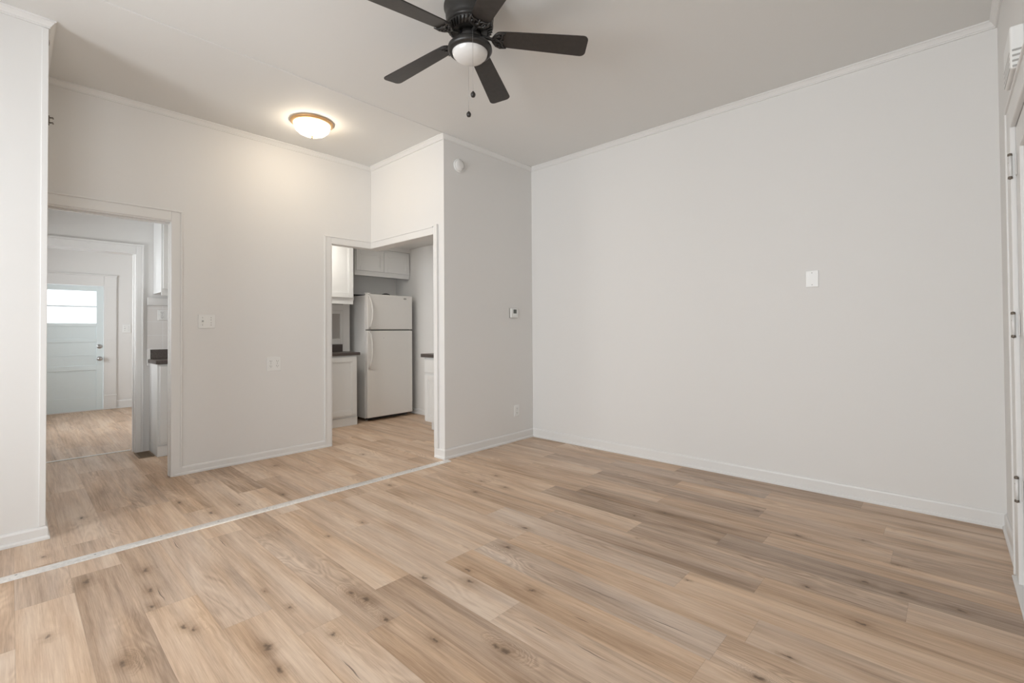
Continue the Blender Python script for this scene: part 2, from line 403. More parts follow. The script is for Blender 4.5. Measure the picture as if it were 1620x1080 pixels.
# front wall with a doorway and an unseen window added to let light in
DX0, DX1, DH = 2.15, 2.965, 1.99
g = MB()
g.box(DX1, XR, YF-T, YF, 0, H); g.box(DX0, DX1, YF-T, YF, DH, H); g.box(-0.30, DX0, YF-T, YF, 0, H)
g.box(-1.60, -0.30, YF-T, YF, 0, .70); g.box(-1.60, -0.30, YF-T, YF, 2.2, H); g.box(XW-T, -1.60, YF-T, YF, 0, H)
struct(g.build('wall_front', 'wall'))
g = MB()
for y0, y1 in ((YF, .3), (1.4, 1.9), (3.0, YB+T)): g.box(XW-T, XW, y0, y1, 0, H)
for y0, y1 in ((.3, 1.4), (1.9, 3.0)): g.box(XW-T, XW, y0, y1, 0, .70); g.box(XW-T, XW, y0, y1, 2.2, H)
struct(g.build('wall_left', 'wall'))
struct(MB().box(XW, XL, YL, YB+TB, 0, H).build('wall_closet', 'wall'))
struct(MB().box(XC, XR, Y0, Y0+T, 0, H).build('wall_back_right', 'wall'))
O1 = (XL, .851, 1.992); OX, OH = 2.141, 1.985
g = MB()
g.box(XL, O1[1], YB, YB+TB, O1[2], H); g.box(O1[1], OX, YB, YB+TB, 0, H); g.box(OX, XC+T, YB, YB+TB, OH, H)
struct(g.build('wall_alcove_back', 'wall'))
g = MB().box(XC, XC+T, Y0+T, 3.335, 0, H).box(XC, XC+T, 3.335, YB, OH, H)
struct(g.build('wall_alcove_right', 'wall'))
# kitchen shell
struct(MB().box(-.3, XR, YB+TB, YR+T, HK, HK+.08).box(XC+T, XR, Y0+T, YB+TB, HK, HK+.08).build('ceiling_kitchen', 'ceiling'))
O2 = (.03, .803, 1.872)
g = MB().box(-.3, O2[0], YK, YK+T, 0, H).box(O2[0], O2[1], YK, YK+T, O2[2], H).box(O2[1], XN, YK, YK+T, 0, H)
struct(g.build('wall_kitchen_back', 'wall'))
struct(MB().box(XN-T, XN, YK+T, YR+T, 0, H).box(XN, XR, YR, YR+T, 0, H).build('wall_fridge_recess', 'wall'))
struct(MB().box(XN, XR, 5.43, YR, 2.195, HK).build('wall_bulkhead', 'wall'))
g = MB().box(-.3-T, -.3, YB+TB, 4.70, 0, H).box(-.3-T, -.3, 5.40, YK+T, 0, H).box(-.3-T, -.3, 4.70, 5.40, 0, 1.1).box(-.3-T, -.3, 4.70, 5.40, 1.9, H)
struct(g.build('wall_kitchen_left', 'wall'))
# far room shell
FX0, FX1 = -1.2, 2.2
FD0, FD1, FDH = .10, .935, 1.808
struct(MB().box(FX0, FX1, YK+T, YD+T, H, TOP).build('ceiling_far_room', 'ceiling'))
struct(MB().box(FX1, FX1+T, YK+T, YD+T, 0, TOP).build('wall_far_right', 'wall'))
g = MB().box(FX0-T, FX0, YK, 6.75, 0, TOP).box(FX0-T, FX0, 8.05, YD+T, 0, TOP).box(FX0-T, FX0, 6.75, 8.05, 0, .8).box(FX0-T, FX0, 6.75, 8.05, 2.2, TOP)
g.box(FX0, -.3-T, YK, YK+T, 0, TOP)
struct(g.build('wall_far_left', 'wall'))
g = MB().box(FX0, FD0, YD, YD+T, 0, H).box(FD0, FD1, YD, YD+T, FDH, H).box(FD1, FX1, YD, YD+T, 0, H)
struct(g.build('wall_far_back', 'wall'))

# windows of the unseen sides
def window(name, axis, c, a0, a1, z0, z1, out):
    root = None; g = MB(); t = .05
    def bx(p0, p1, q0, q1, r0, r1):
        if axis == 'x': g.box(q0, q1, p0, p1, r0, r1, .003)
        else: g.box(p0, p1, q0, q1, r0, r1, .003)
    q0, q1 = c, c+out*.05
    bx(a0, a0+t, q0, q1, z0, z1); bx(a1-t, a1, q0, q1, z0, z1); bx(a0+t, a1-t, q0, q1, z0, z0+t); bx(a0+t, a1-t, q0, q1, z1-t, z1)
    bx(a0+t, a1-t, q0+out*.005, q1-out*.005, (z0+z1)/2-.02, (z0+z1)/2+.02)
    o = struct(g.build(name, 'sash'))
    g = MB(); p = c+out*.024
    if axis == 'x': g.box(p, p+out*.003, a0+t, a1-t, z0+t, z1-t)
    else: g.box(a0+t, a1-t, p, p+out*.003, z0+t, z1-t)
    g.build('pane', 'glass', o)
window('window_1', 'x', XW-.03, .3, 1.4, .70, 2.2, -1); window('window_2', 'x', XW-.03, 1.9, 3.0, .70, 2.2, -1)
window('window_added_front', 'y', YF-.03, -1.60, -.30, .70, 2.2, -1)  # unseen, added to bring more light onto the left and back walls
window('window_4', 'x', FX0-.03, 6.75, 8.05, .8, 2.2, -1); window('window_5', 'x', -.33, 4.70, 5.40, 1.1, 1.9, -1)  # the kitchen one is unseen and frames its fill light

# crown mouldings (profile: out from wall, down from ceiling)
CROWN = [(0, 0), (.032, 0), (.032, -.008), (.026, -.011), (.016, -.024), (.012, -.032), (.008, -.034), (.008, -.042), (0, -.042)]
def crown(n, axis, a, b, wall, side, z=H, c1=0, c2=0):
    g = MB(); t = bmesh.new(); rows = []
    for q, c in ((a, c1), (b, c2)):
        rows.append([t.verts.new(((q+c*o_, wall+side*o_, z+d_) if axis == 'x' else (wall+side*o_, q+c*o_, z+d_))) for o_, d_ in CROWN])
    nn = len(CROWN)
    for i in range(nn):
        j = (i+1) % nn; t.faces.new((rows[0][i], rows[0][j], rows[1][j], rows[1][i]))
    t.faces.new(rows[0]); t.faces.new(rows[1][::-1]); bmesh.ops.recalc_face_normals(t, faces=t.faces); g.merge(t)
    return struct(g.build('trim_crown_'+n, 'trim'))
crown('right', 'y', YF, Y0, XR, -1, c1=1, c2=-1)
crown('back_right', 'x', XC, XR, Y0, -1, c1=-1, c2=-1)
crown('alcove_right', 'y', Y0, YB, XC, -1, c1=-1, c2=-1)
crown('alcove_back', 'x', XL, XC, YB, -1, c1=1, c2=-1)
crown('closet_side', 'y', YL, YB, XL, 1, c1=-1, c2=-1)
crown('closet_front', 'x', XW, XL, YL, -1, c1=1, c2=1)
crown('left', 'y', YF, YL, XW, 1, c1=1, c2=-1)
crown('front', 'x', XW, XR, YF, 1, c1=1, c2=-1)

# baseboards with shoe moulding
def base(n, axis, a, b, wall, side, h=.07, e1=0, e2=0):
    P = [(0, 0), (.020, 0), (.020, .012), (.016, .019), (.011, .021), (.011, h-.012), (.008, h-.003), (.004, h), (0, h)]
    t = bmesh.new(); rows = []
    for q, c in ((a, e1), (b, e2)):
        rows.append([t.verts.new(((q+c*o_, wall+side*o_, d_+.0006) if axis == 'x' else (wall+side*o_, q+c*o_, d_+.0006))) for o_, d_ in P])
    nn = len(P)
    for i in range(nn):
        j = (i+1) % nn; t.faces.new((rows[0][i], rows[0][j], rows[1][j], rows[1][i]))
    t.faces.new(rows[0]); t.faces.new(rows[1][::-1]); bmesh.ops.recalc_face_normals(t, faces=t.faces)
    g = MB(); g.merge(t); return struct(g.build('baseboard_'+n, 'trim'))
base('right', 'y', YF, Y0, XR, -1, .088, 1, -1)
base('back_right', 'x', XC, XR, Y0, -1, .085, -1, -1)
base('alcove_right', 'y', Y0, 3.335, XC, -1, .085, -1, 0)
base('alcove_back', 'x', O1[1]+.020, OX+.0, YB, -1, .066, 0, 0)
base('closet_front', 'x', XW, XL, YL, -1, .072, 1, 1)
base('closet_side', 'y', YL, YB, XL, 1, .072, -1, 0)
base('left', 'y', YF, YL, XW, 1, .085, 1, -1)
base('front_left', 'x', XW, DX0-.143, YF, 1, .085, 1, 0)
base('front_right', 'x', 3.11, XR, YF, 1, .085, 0, -1)
base('kitchen_right', 'y', 4.34, YR, XR, -1, .07, 0, -1)
base('recess_back', 'x', XN, XR, YR, -1, .07, 1, -1)
base('far_back', 'x', 1.078, FX1, YD, -1, .115, 0, -1)
base('far_back_left', 'x', FX0, -.05, YD, -1, .115, 1, 0)

# corner bead on the closet wall
struct(MB().box(XL-.024, XL+.003, YL-.007, YL+.0, .075, H-.045, .002).build('trim_closet_corner', 'trim'))
tag(MB().box(XL+.001, XL+.010, YL+.03, YL+.055, 2.285, 2.335, .002).tube([(XL+.010, YL+.04, 2.325), (XL+.022, YL+.03, 2.325), (XL+.024, YL+.03, 2.318)], .004)
    .tube([(XL+.010, YL+.04, 2.297), (XL+.022, YL+.03, 2.297), (XL+.024, YL+.03, 2.29)], .004).build('hinge_leaf', 'oldbrass'),
    'small old metal hinge leaf on the edge of the left wall, high up', 'hinge')
tag(MB().box(XL+.0005, XL+.006, YL+.004, YL+.020, 2.72, 2.745, .001).box(XL+.001, XL+.007, YL+.006, YL+.018, 2.728, 2.736, .001).build('hinge_leaf', 'oldbrass'),
    'tiny painted-over metal catch on the wall edge just under the ceiling at left', 'hinge')

# casings around the openings
g = MB()
g.box(O1[1], O1[1]+.073, YB-.014, YB, .0, O1[2]+.078, .003)
g.box(O1[1]+.060, O1[1]+.073, YB-.019, YB-.013, .066, O1[2]+.078, .002)
g.box(XL+.002, O1[1], YB-.014, YB, O1[2], O1[2]+.078, .003)
g.box(XL+.002, O1[1]+.073, YB-.022, YB, O1[2]+.072, O1[2]+.084, .003)
struct(g.build('trim_1', 'trim'))
g = MB()   # jamb lining and stop of the left doorway
g.box(O1[1]-.002, O1[1]+.001, YB-.008, YB+TB+.004, 0.0008, O1[2], .002)
g.box(O1[1]-.006, O1[1]-.001, YB+.035, YB+.062, 0.0008, O1[2]-.01, .001)
g.box(XL+.001, O1[1]-.002, YB-.008, YB+TB+.004, O1[2]-.010, O1[2]+.001, .002)
g.box(XL+.001, O1[1]-.006, YB+.035, YB+.062, O1[2]-.022, O1[2]-.009, .002)
struct(g.build('trim_2', 'trim'))
g = MB()
g.box(OX-.066, OX, YB-.014, YB, 0.0, OH+.07, .003)
g.box(OX-.066, OX-.054, YB-.019, YB-.013, .066, OH+.07, .002)
g.box(OX, XC-.0145, YB-.014, YB, OH-.001, OH+.07, .003)
g.box(OX-.066, XC-.02, YB-.020, YB, OH+.062, OH+.074, .003)
g.box(XC-.014, XC, 3.346, YB, OH-.001, OH+.07, .003)
g.box(XC-.020, XC, 3.346, YB-.02, OH+.062, OH+.074, .003)
g.box(XC-.014, XC, 3.293, 3.345, .085, OH+.07, .003)
g.box(XC-.020, XC, 3.286, 3.298, .085, OH+.082, .002)
struct(g.build('trim_3', 'trim'))
g = MB()   # linings of the corner pass-through
g.box(OX-.001, OX+.010, YB-.010, YB+TB+.006, .0008, OH, .002)
g.box(XC-.010, XC+T+.010, 3.334, 3.346, .0008, OH, .002)
struct(g.build('trim_4', 'trim'))
g = MB()   # second doorway, into the far room
g.box(O2[1], O2[1]+.040, YK-.014, YK, 0.0, O2[2]+.062, .003)
g.box(O2[1]+.040, O2[1]+.056, YK-.020, YK, 0.0, O2[2]+.078, .004)
g.box(O2[0], O2[1], YK-.014, YK, O2[2], O2[2]+.062, .003); g.box(O2[0]-.05, O2[1]+.056, YK-.024, YK, O2[2]+.062, O2[2]+.080, .004)
g.box(O2[0]-.06, O2[0], YK-.014, YK, 0.0, O2[2]+.062, .003)
struct(g.build('trim_5', 'trim'))
g = MB()
g.box(O2[1]-.006, O2[1]+.001, YK-.012, YK+T+.01, .0008, O2[2], .002); g.box(O2[1]-.016, O2[1]-.005, YK+.05, YK+.085, .0008, O2[2], .002)
g.box(O2[0], O2[1], YK-.012, YK+T+.01, O2[2]-.012, O2[2], .002)
struct(g.build('trim_6', 'trim'))

# metal threshold strip
g = MB()
prof = [(-.036, 0.0005), (.036, 0.0005), (.030, .0045), (.012, .0075), (-.012, .0075), (-.030, .0045)]
t = bmesh.new(); rows = []
for q in (XW+.02, XC-.004):
    rows.append([t.verts.new((q, 3.152+a, z)) for a, z in prof])
for i in range(6): t.faces.new((rows[0][i], rows[0][(i+1) % 6], rows[1][(i+1) % 6], rows[1][i]))
t.faces.new(rows[0]); t.faces.new(rows[1][::-1]); bmesh.ops.recalc_face_normals(t, faces=t.faces); g.merge(t)
strip = g.build('threshold_strip', 'alu'); tag(strip, 'long pale metal threshold strip screwed across the wood floor', 'threshold strip')
sc0 = None
for i in range(17):
    x = XW+.12+i*.272
    if x > XC-.05: break
    if sc0 is None:
        sc0 = MB().lathe([(0, .0088), (.004, .0085), (.0055, .0072)], 0, 0, 0, 16).build('screw', 'steel', strip); s_ = sc0
    else:
        s_ = sc0.copy(); C.objects.link(s_); s_.parent = strip
    s_.location = (x, 3.152+(.004 if i % 2 else -.004), 0)
tag(MB().box(O2[0], O2[1]-.014, 5.70, 5.728, .0006, .006, .0025).build('threshold_strip', 'alu'), 'thin metal strip on the floor in the far doorway', 'threshold strip')

# ------------------------------------------------------------------ doors
# far exterior door: rails, stiles, panels and a two-pane light
far = MB()
y0d, y1d = YD-.004, YD+.036
D0, D1, DT = FD0+.004, FD1-.006, FDH-.006
g = MB()
g.box(D0, D0+.10, y0d, y1d, .012, DT, .003); g.box(D1-.074, D1, y0d, y1d, .012, DT, .003)
for z0, z1 in ((.012, .20), (.585, .655), (.99, 1.04), (1.215, 1.262), (1.728, DT)): g.box(D0+.10, D1-.074, y0d, y1d, z0, z1, .003)
g.box(D0+.10, D1-.074, y0d+.012, y1d-.006, .2, .585); g.box(D0+.10, D1-.074, y0d+.010, y1d-.006, .655, .99); g.box(D0+.10, D1-.074, y0d+.010, y1d-.006, 1.04, 1.215)
g.box(D0+.10, D1-.074, y0d+.004, y0d+.012, .80, .806, .001)
door1 = struct(g.build('door_1', 'door', loc=(FD1, YD, 0)))
def child(mb, name, mat, parent):
    o = mb.build(name, mat); o.parent = parent; o.matrix_parent_inverse = Matrix.Translation(-parent.location); return o
struct(MB().box(FD0, FD1, YD-.012, YD+T, .0008, .014, .003).build('trim_13', 'trim'))
child(MB().box(D0+.10, D1-.074, y0d+.018, y0d+.022, 1.262, 1.728), 'pane', 'glass', door1)
child(MB().box(D0+.10, D1-.074, y0d+.008, y1d-.008, 1.494, 1.512, .002), 'glazing_bar', 'door', door1)
for z, nm, kk in ((.925, 'deadbolt', 0), (.748, 'door_knob', 1)):
    g = MB(); R90 = Matrix.Rotation(PI/2, 4, 'X')
    g.lathe([(0, .008), (.026, .008), (.032, 0)], D1-.040, y0d, z, 28, R90)
    g.lathe([(.012, .008), (.012, .03), (.026, .042), (.030, .055), (.024, .066), (0, .07)] if kk else [(.018, .008), (.016, .02), (.010, .022), (0, .022)], D1-.040, y0d, z, 28, R90)
    h_ = child(g, nm, 'steel', door1); h_['label'] = 'metal '+nm.replace('_', ' ')
struct(MB().box(FD0-.14, FD0, YD-.018, YD, 0, FDH+.145, .003).box(FD1+.002, FD1+.14, YD-.018, YD, .20, FDH, .003).box(FD1+.002, FD1+.14, YD-.019, YD, FDH+.0, FDH+.145, .002)
       .box(FD0, FD1, YD-.018, YD, FDH, FDH+.145, .003).box(FD0-.15, FD1+.15, YD-.028, YD, FDH+.145, FDH+.165, .005)
       .box(FD1, FD1+.143, YD-.026, YD, 0.0006, .19, .004).box(FD1, FD1+.146, YD-.030, YD, .19, .215, .006)
       .box(FD1+.002, FD1+.14, YD-.021, YD-.016, 1.03, 1.036, .001).build('trim_7', 'trim'))

# near door at the right edge: leaf, wide casing, hinges
struct(MB().box(DX1, DX1+.14, YF, YF+.020, 0.0006, DH+.112, .004).box(DX1+.128, DX1+.143, YF, YF+.026, 0.0006, DH+.112, .003)
       .box(DX0-.0, DX1, YF, YF+.020, DH, DH+.112, .004).box(DX0-.14, DX1+.143, YF, YF+.027, DH+.100, DH+.114, .003).box(DX0-.14, DX0, YF, YF+.020, 0.0006, DH+.112, .004)
       .build('trim_8', 'trim'))
g = MB()
for x0, x1 in ((DX0+.004, DX0+.12), (DX1-.12, DX1-.004)): g.box(x0, x1, YF-.035, YF+.002, .012, 1.984, .003)
for z0, z1 in ((.012, .2), (.95, 1.08), (1.87, 1.984)): g.box(DX0+.12, DX1-.12, YF-.035, YF+.002, z0, z1, .003)
g.box(DX0+.12, DX1-.12, YF-.028, YF-.010, .2, .95); g.box(DX0+.12, DX1-.12, YF-.028, YF-.010, 1.08, 1.87)
door2 = struct(g.build('door_2', 'trim', loc=(DX1, YF, 0)))
for z in (1.82, 1.13, .42):
    g = MB().box(DX1+.002, DX1+.022, YF+.0195, YF+.0225, z-.045, z+.045, .001).tube([(DX1-.004, YF+.020, z-.045), (DX1-.004, YF+.020, z+.045)], .0055)
    g.box(DX1-.034, DX1-.008, YF+.003, YF+.006, z-.045, z+.045, .001)
    child(g, 'hinge', 'trim', door2)
    g = MB()
    for dz in (-.050, .050): g.lathe([(0, .008), (.007, .005), (.008, -.004), (0, -.008)], DX1-.004, YF+.021, z+dz, 12)
    g.lathe([(0, .003), (.005, .001), (.006, 0)], DX1+.012, YF+.0226, z+.02, 10, Matrix.Rotation(-PI/2, 4, 'X'))
    child(g, 'hinge_pin', 'oldbrass', door2)['label'] = 'bare dark metal hinge pin'
tag(MB().box(DX0, DX1+.10, YF-.06, YF+.034, .0008, .012, .004).build('door_sill', 'trim'), 'white painted sill on the floor under the door at the right edge', 'door sill')

# door chime above that door
ch = thing('door_chime', 'white louvred box mounted above the door at the right edge', 'door chime', (2.72, YF, 2.175))
child(MB().box(2.60, 2.84, YF+.001, YF+.042, 2.108, 2.272, .008, 3), 'housing', 'plastic', ch)
g = MB()
for i in range(4): g.box(2.597, 2.603, YF+.008, YF+.036, 2.120+i*.020, 2.113+i*.020, .001)
for i in range(4): g.box(2.615, 2.825, YF+.038, YF+.0425, 2.120+i*.020, 2.112+i*.020, .001)
child(g, 'louvre', 'greyplastic', ch)['label'] = 'row of grey louvre slots low on the box'

# ------------------------------------------------------------------ wall plates
def plate_parts(root, w_, h_, kind):
    """local frame: face looks along -y, x right, z up, wall at y=0"""
    g = MB().box(-w_/2, w_/2, -.007, 0, -h_/2, h_/2, .003)
    g.build('cover_plate', 'plastic', root)
    sx = []
    if kind == 'switch2':
        MB().box(-w_/4-.006, -w_/4+.006, -.0085, -.006, -.014, .014, .001).build('toggle_frame', 'plastic', root)
        MB().box(-.0045, .0045, -.020, 0, -.004, .006, .002).build('toggle', 'greyplastic', root).location = (-w_/4, -.004, .001)
        sx = [(-w_/4, .03), (-w_/4, -.03), (w_/4, .03), (w_/4, -.03), (w_/4, .012), (w_/4, -.012)]
    if kind == 'blank': sx = [(0, h_*.36), (0, -h_*.36)]
    if kind in ('outlet', 'outlet2'):
        for cx in ((0,) if kind == 'outlet' else (-w_/4+.002, w_/4-.002)):
            for cz in (-.022, .022):
                r = MB().box(cx-.017, cx+.017, -.0095, -.006, cz-.014, cz+.014, .003).build('socket', 'plastic', root)
                MB().box(cx-.008, cx-.0055, -.0100, -.009, cz-.002, cz+.008).box(cx+.0055, cx+.008, -.0100, -.009, cz-.002, cz+.006)\
                    .box(cx-.0025, cx+.0025, -.0100, -.009, cz-.010, cz-.006).build('slots', 'slot', r)['label'] = 'dark slots'
            sx.append((cx, 0))
    for a, b_ in sx:
        MB().lathe([(0, .0015), (.003, .001), (.0035, 0)], a, -.0068, b_, 12, Matrix.Rotation(PI/2, 4, 'X')).build('screw', 'greyplastic', root)
def wallplate(name, label, cat, loc, rz, w_, h_, kind, group=None):
    r = thing(name, label, cat, loc, rz, group); plate_parts(r, w_, h_, kind); return r
wallplate('light_switch', 'white double light switch plate beside the left doorway', 'light switch', (1.092, YB, 1.210), 0, .120, .112, 'switch2')
wallplate('wall_outlet', 'white four-socket outlet plate low on the alcove wall between the openings', 'outlet', (1.612, YB, .836), 0, .118, .126, 'outlet2')
wallplate('wall_outlet', 'white outlet near the corner baseboard, below the thermostat', 'outlet', (3.511, Y0, .305), 0, .074, .112, 'outlet')
wallplate('blank_plate', 'blank white cover plate alone on the large right wall', 'wall plate', (XR, .668, 1.462), -PI/2, .076, .114, 'blank')
wallplate('wall_outlet', 'outlet plate on the kitchen tiles above the left worktop end', 'outlet', (1.025, YK-.008, 1.290), 0, .118, .10, 'outlet2')
wallplate('light_switch', 'white switch plate on the far room wall right of the pale blue door', 'light switch', (1.197, YD, 1.185), 0, .098, .125, 'switch2')

th = thing('thermostat', 'square white thermostat with a dark display on the grey back wall', 'thermostat', (3.470, Y0, 1.295))
MB().box(-.060, .060, -.006, 0, -.050, .050, .004).build('mounting_plate', 'greyplastic', th)
MB().box(-.052, .052, -.024, -.006, -.048, .048, .006, 3).build('body', 'plastic', th)
MB().box(-.020, .026, -.0252, -.023, -.004, .036, .001).build('display', 'lcd', th)['label'] = 'dark display'
MB().box(-.018, -.004, -.0265, -.023, -.028, -.016, .002).box(.006, .020, -.0265, -.023, -.028, -.016, .002).build('button', 'plastic', th)

sd = thing('smoke_detector', 'round white detector high on the back wall near the corner edge', 'smoke detector', (2.757, Y0, 2.612))
R90 = Matrix.Rotation(PI/2, 4, 'X')
MB().lathe([(0, 0), (.062, 0), (.062, .010), (.055, .014), (.050, .014)], 0, 0, 0, 48, R90).build('mounting_ring', 'plastic', sd)
MB().lathe([(.050, .010), (.050, .024), (.044, .032), (.020, .036), (0, .036)], 0, 0, 0, 48, R90).build('housing', 'wall', sd)
g = MB()
for k in range(-5, 6):
    a = math.radians(k*14); g.box(.036*math.cos(a)-.003, .036*math.cos(a)+.003, -.0365, -.030, .036*math.sin(a)-.002, .036*math.sin(a)+.002, .0008)
g.build('sounder_vents', 'greyplastic', sd)

# ------------------------------------------------------------------ ceiling fan
FZ = 2.65
fan = thing('ceiling_fan', 'dark bronze five-blade ceiling fan with a white light bowl', 'ceiling fan', (1.622, 1.793, H))
def fz(p): return [(r, z-H) for r, z in p]
MB().lathe(fz([(0, H-.0005), (.118, H-.0005), (.128, H-.012), (.128, H-.035), (.134, H-.042), (.134, H-.055), (.127, H-.060), (.125, H-.095), (.122, H-.120), (.118, H-.128), (.122, H-.134),
              (.122, H-.142), (.110, H-.150), (0, H-.150)]), n=64).build('motor_housing', 'bronze', fan)
g = MB().lathe(fz([(.06, 2.699), (.114, 2.699), (.116, 2.694), (.088, 2.668), (.06, 2.668)]), n=64)
for k in range(36):
    a = 2*PI*k/36; t = bmesh.new(); bmesh.ops.create_cube(t, size=1)
    g.merge(t, Matrix.Rotation(a, 4, 'Z') @ Matrix.Translation((.104, 0, 2.679-H)) @ Matrix.Rotation(-.74, 4, 'Y') @ Matrix.Rotation(.5, 4, 'Z') @ Matrix.Diagonal((.036, .0048, .010, 1)))
g.build('vent_ring', 'bronze', fan)
MB().lathe(fz([(0, 2.662), (.058, 2.662), (.060, 2.640), (.055, 2.625), (.066, 2.612), (0, 2.612)]), n=48).build('switch_housing', 'bronze', fan)
MB().lathe(fz([(0, 2.614), (.075, 2.614), (.100, 2.606), (.1135, 2.592), (.116, 2.578), (.110, 2.568), (.094, 2.563), (.092, 2.568), (0, 2.569)]), n=64).build('light_rim', 'bronze', fan)
MB().lathe(fz([(.0925, 2.5675), (.088, 2.551), (.074, 2.536), (.052, 2.525), (.026, 2.519), (0, 2.517)]), n=64).build('glass_bowl', 'frost', fan)
def blade_outline():
    pts = []
    r0, r1 = .128, .612
    w0, w1 = .050, .066
    for k in range(9):      # rounded root
        a = PI/2+PI*k/8; pts.append((r0+.030+.034*math.cos(a), w0*math.sin(a)*.96))
    pts = pts
    n = 8
    for k in range(1, n): x = r0+.03+(r1-.03-r0-.03)*k/n; pts.append((x, -(w0+(w1-w0)*k/n)))
    for k in range(7): a = -PI/2+PI/2*k/6; pts.append((r1-.028+.028*math.cos(a), -(w1-.028)+.028*math.sin(a)))
    for k in range(7): a = PI/2*k/6; pts.append((r1-.028+.028*math.cos(a), (w1-.028)+.028*math.sin(a)))
    for k in range(n-1, 0, -1): x = r0+.03+(r1-.03-r0-.03)*k/n; pts.append((x, w0+(w1-w0)*k/n))
    return pts
blade0 = iron0 = None
bl = MB().plate(blade_outline(), -.003, .003, .001)
bmesh_blade = bl
def iron_mb():
    g = MB()
    D = -.072
    g.tube([(.050, 0, .006), (.08, 0, .002), (.10, 0, -.002), (.125, 0, -.006), (.145, 0, -.008)], [.013, .011, .010, .011, .012], 10, flat=.6)
    for s_ in (-1, 1):
        g.tube([(.190+D, 0, -.008), (.198+D, .018*s_, -.009), (.208+D, .034*s_, -.009), (.228+D, .046*s_, -.009), (.262+D, .048*s_, -.008)], [.009, .0085, .008, .007, .003], 8, flat=.7)
        g.tube([(.222+D, .0, -.009), (.240+D, .016*s_, -.009), (.240+D, .032*s_, -.009), (.250+D, .044*s_, -.008)], [.006, .006, .005, .0035], 8, flat=.7)
        g.tube([(.200+D, .018*s_, -.009), (.218+D, .022*s_, -.009), (.236+D, .026*s_, -.009)], [.005, .005, .004], 8, flat=.7)
    g.tube([(.190+D, 0, -.008), (.225+D, 0, -.009), (.250+D, 0, -.008)], [.010, .008, .003], 8, flat=.7)
    for px, py in ((.222+D, 0), (.226+D, .034), (.226+D, -.034)): g.lathe([(0, -.018), (.005, -.016), (.006, -.008)], px, py, 0, 12)
    return g
for i, ang in enumerate((-45.5, 29.0, 98.5, 175.5, 245.0)):
    RM = Matrix.Rotation(math.radians(ang), 4, 'Z') @ Matrix.Translation((0, 0, FZ-H)) @ Matrix.Rotation(math.radians(4.2), 4, 'Y') @ Matrix.Rotation(math.radians(-11), 4, 'X')
    if i == 0:
        blade0 = bl.build('blade', 'blade', fan); iron0 = iron_mb().build('blade_iron', 'bronze', blade0)
        b_ = blade0
    else:
        b_ = blade0.copy(); C.objects.link(b_); b_.parent = fan
        ir = iron0.copy(); C.objects.link(ir); ir.parent = b_
    b_.matrix_local = RM
cd = Vector((-.671, -.742, 0))
def chain(dist, side, z0, z1, nm):
    p = cd*dist+Vector((.742, -.671, 0))*side
    g = MB(); z = z0
    g.tube([(p.x, p.y, z0-H), (p.x, p.y, z1-H)], .0007, 6)
    while z > z1:
        g.lathe([(0, .0014), (.0013, 0), (0, -.0014)], p.x, p.y, z-H, 6); z -= .0045
    c_ = g.build('pull_chain', 'steel', fan)
    MB().lathe([(0, .016), (.004, .014), (.0115, .004), (.0125, -.004), (.009, -.013), (0, -.017)], p.x, p.y, z1-.014-H, 20).build('fob', 'blade', c_)
chain(.119, .014, 2.610, 2.303, 'a')
chain(-.035, -.008, 2.61, 2.275, 'b')

# ------------------------------------------------------------------ alcove ceiling lamp (lit)
lamp = thing('ceiling_lamp', 'lit flush ceiling lamp with a glowing glass bowl and warm brass ring', 'ceiling lamp', (1.685, 3.80, H))
MB().lathe([(0, -.0005), (.158, -.0005), (.166, -.006), (.167, -.011), (.160, -.014), (.157, -.019), (.148, -.024), (.141, -.026), (.138, -.022), (0, -.022)], n=72).build('ring', 'brass', lamp)['label'] = 'warm brass ring'
MB().lathe([(.139, -.023), (.138, -.042), (.126, -.068), (.102, -.090), (.068, -.105), (.030, -.114), (0, -.116)], n=72).build('glass_bowl', 'litbowl', lamp)['label'] = 'glowing white glass bowl'
MB().lathe([(0, -.114), (.012, -.116), (.013, -.120), (.006, -.124), (.008, -.130), (.004, -.136), (0, -.138)], n=24).build('finial', 'brass', lamp)
kl = thing('ceiling_lamp', 'lit round kitchen ceiling lamp hidden behind the alcove wall', 'ceiling lamp', (2.20, 4.78, HK))
MB().lathe([(0, -.0005), (.15, -.0005), (.16, -.012), (.15, -.03), (0, -.03)], n=48).build('ring', 'steel', kl)
MB().lathe([(.148, -.031), (.14, -.05), (.10, -.08), (.05, -.095), (0, -.098)], n=48).build('glass_bowl', 'litkit', kl)

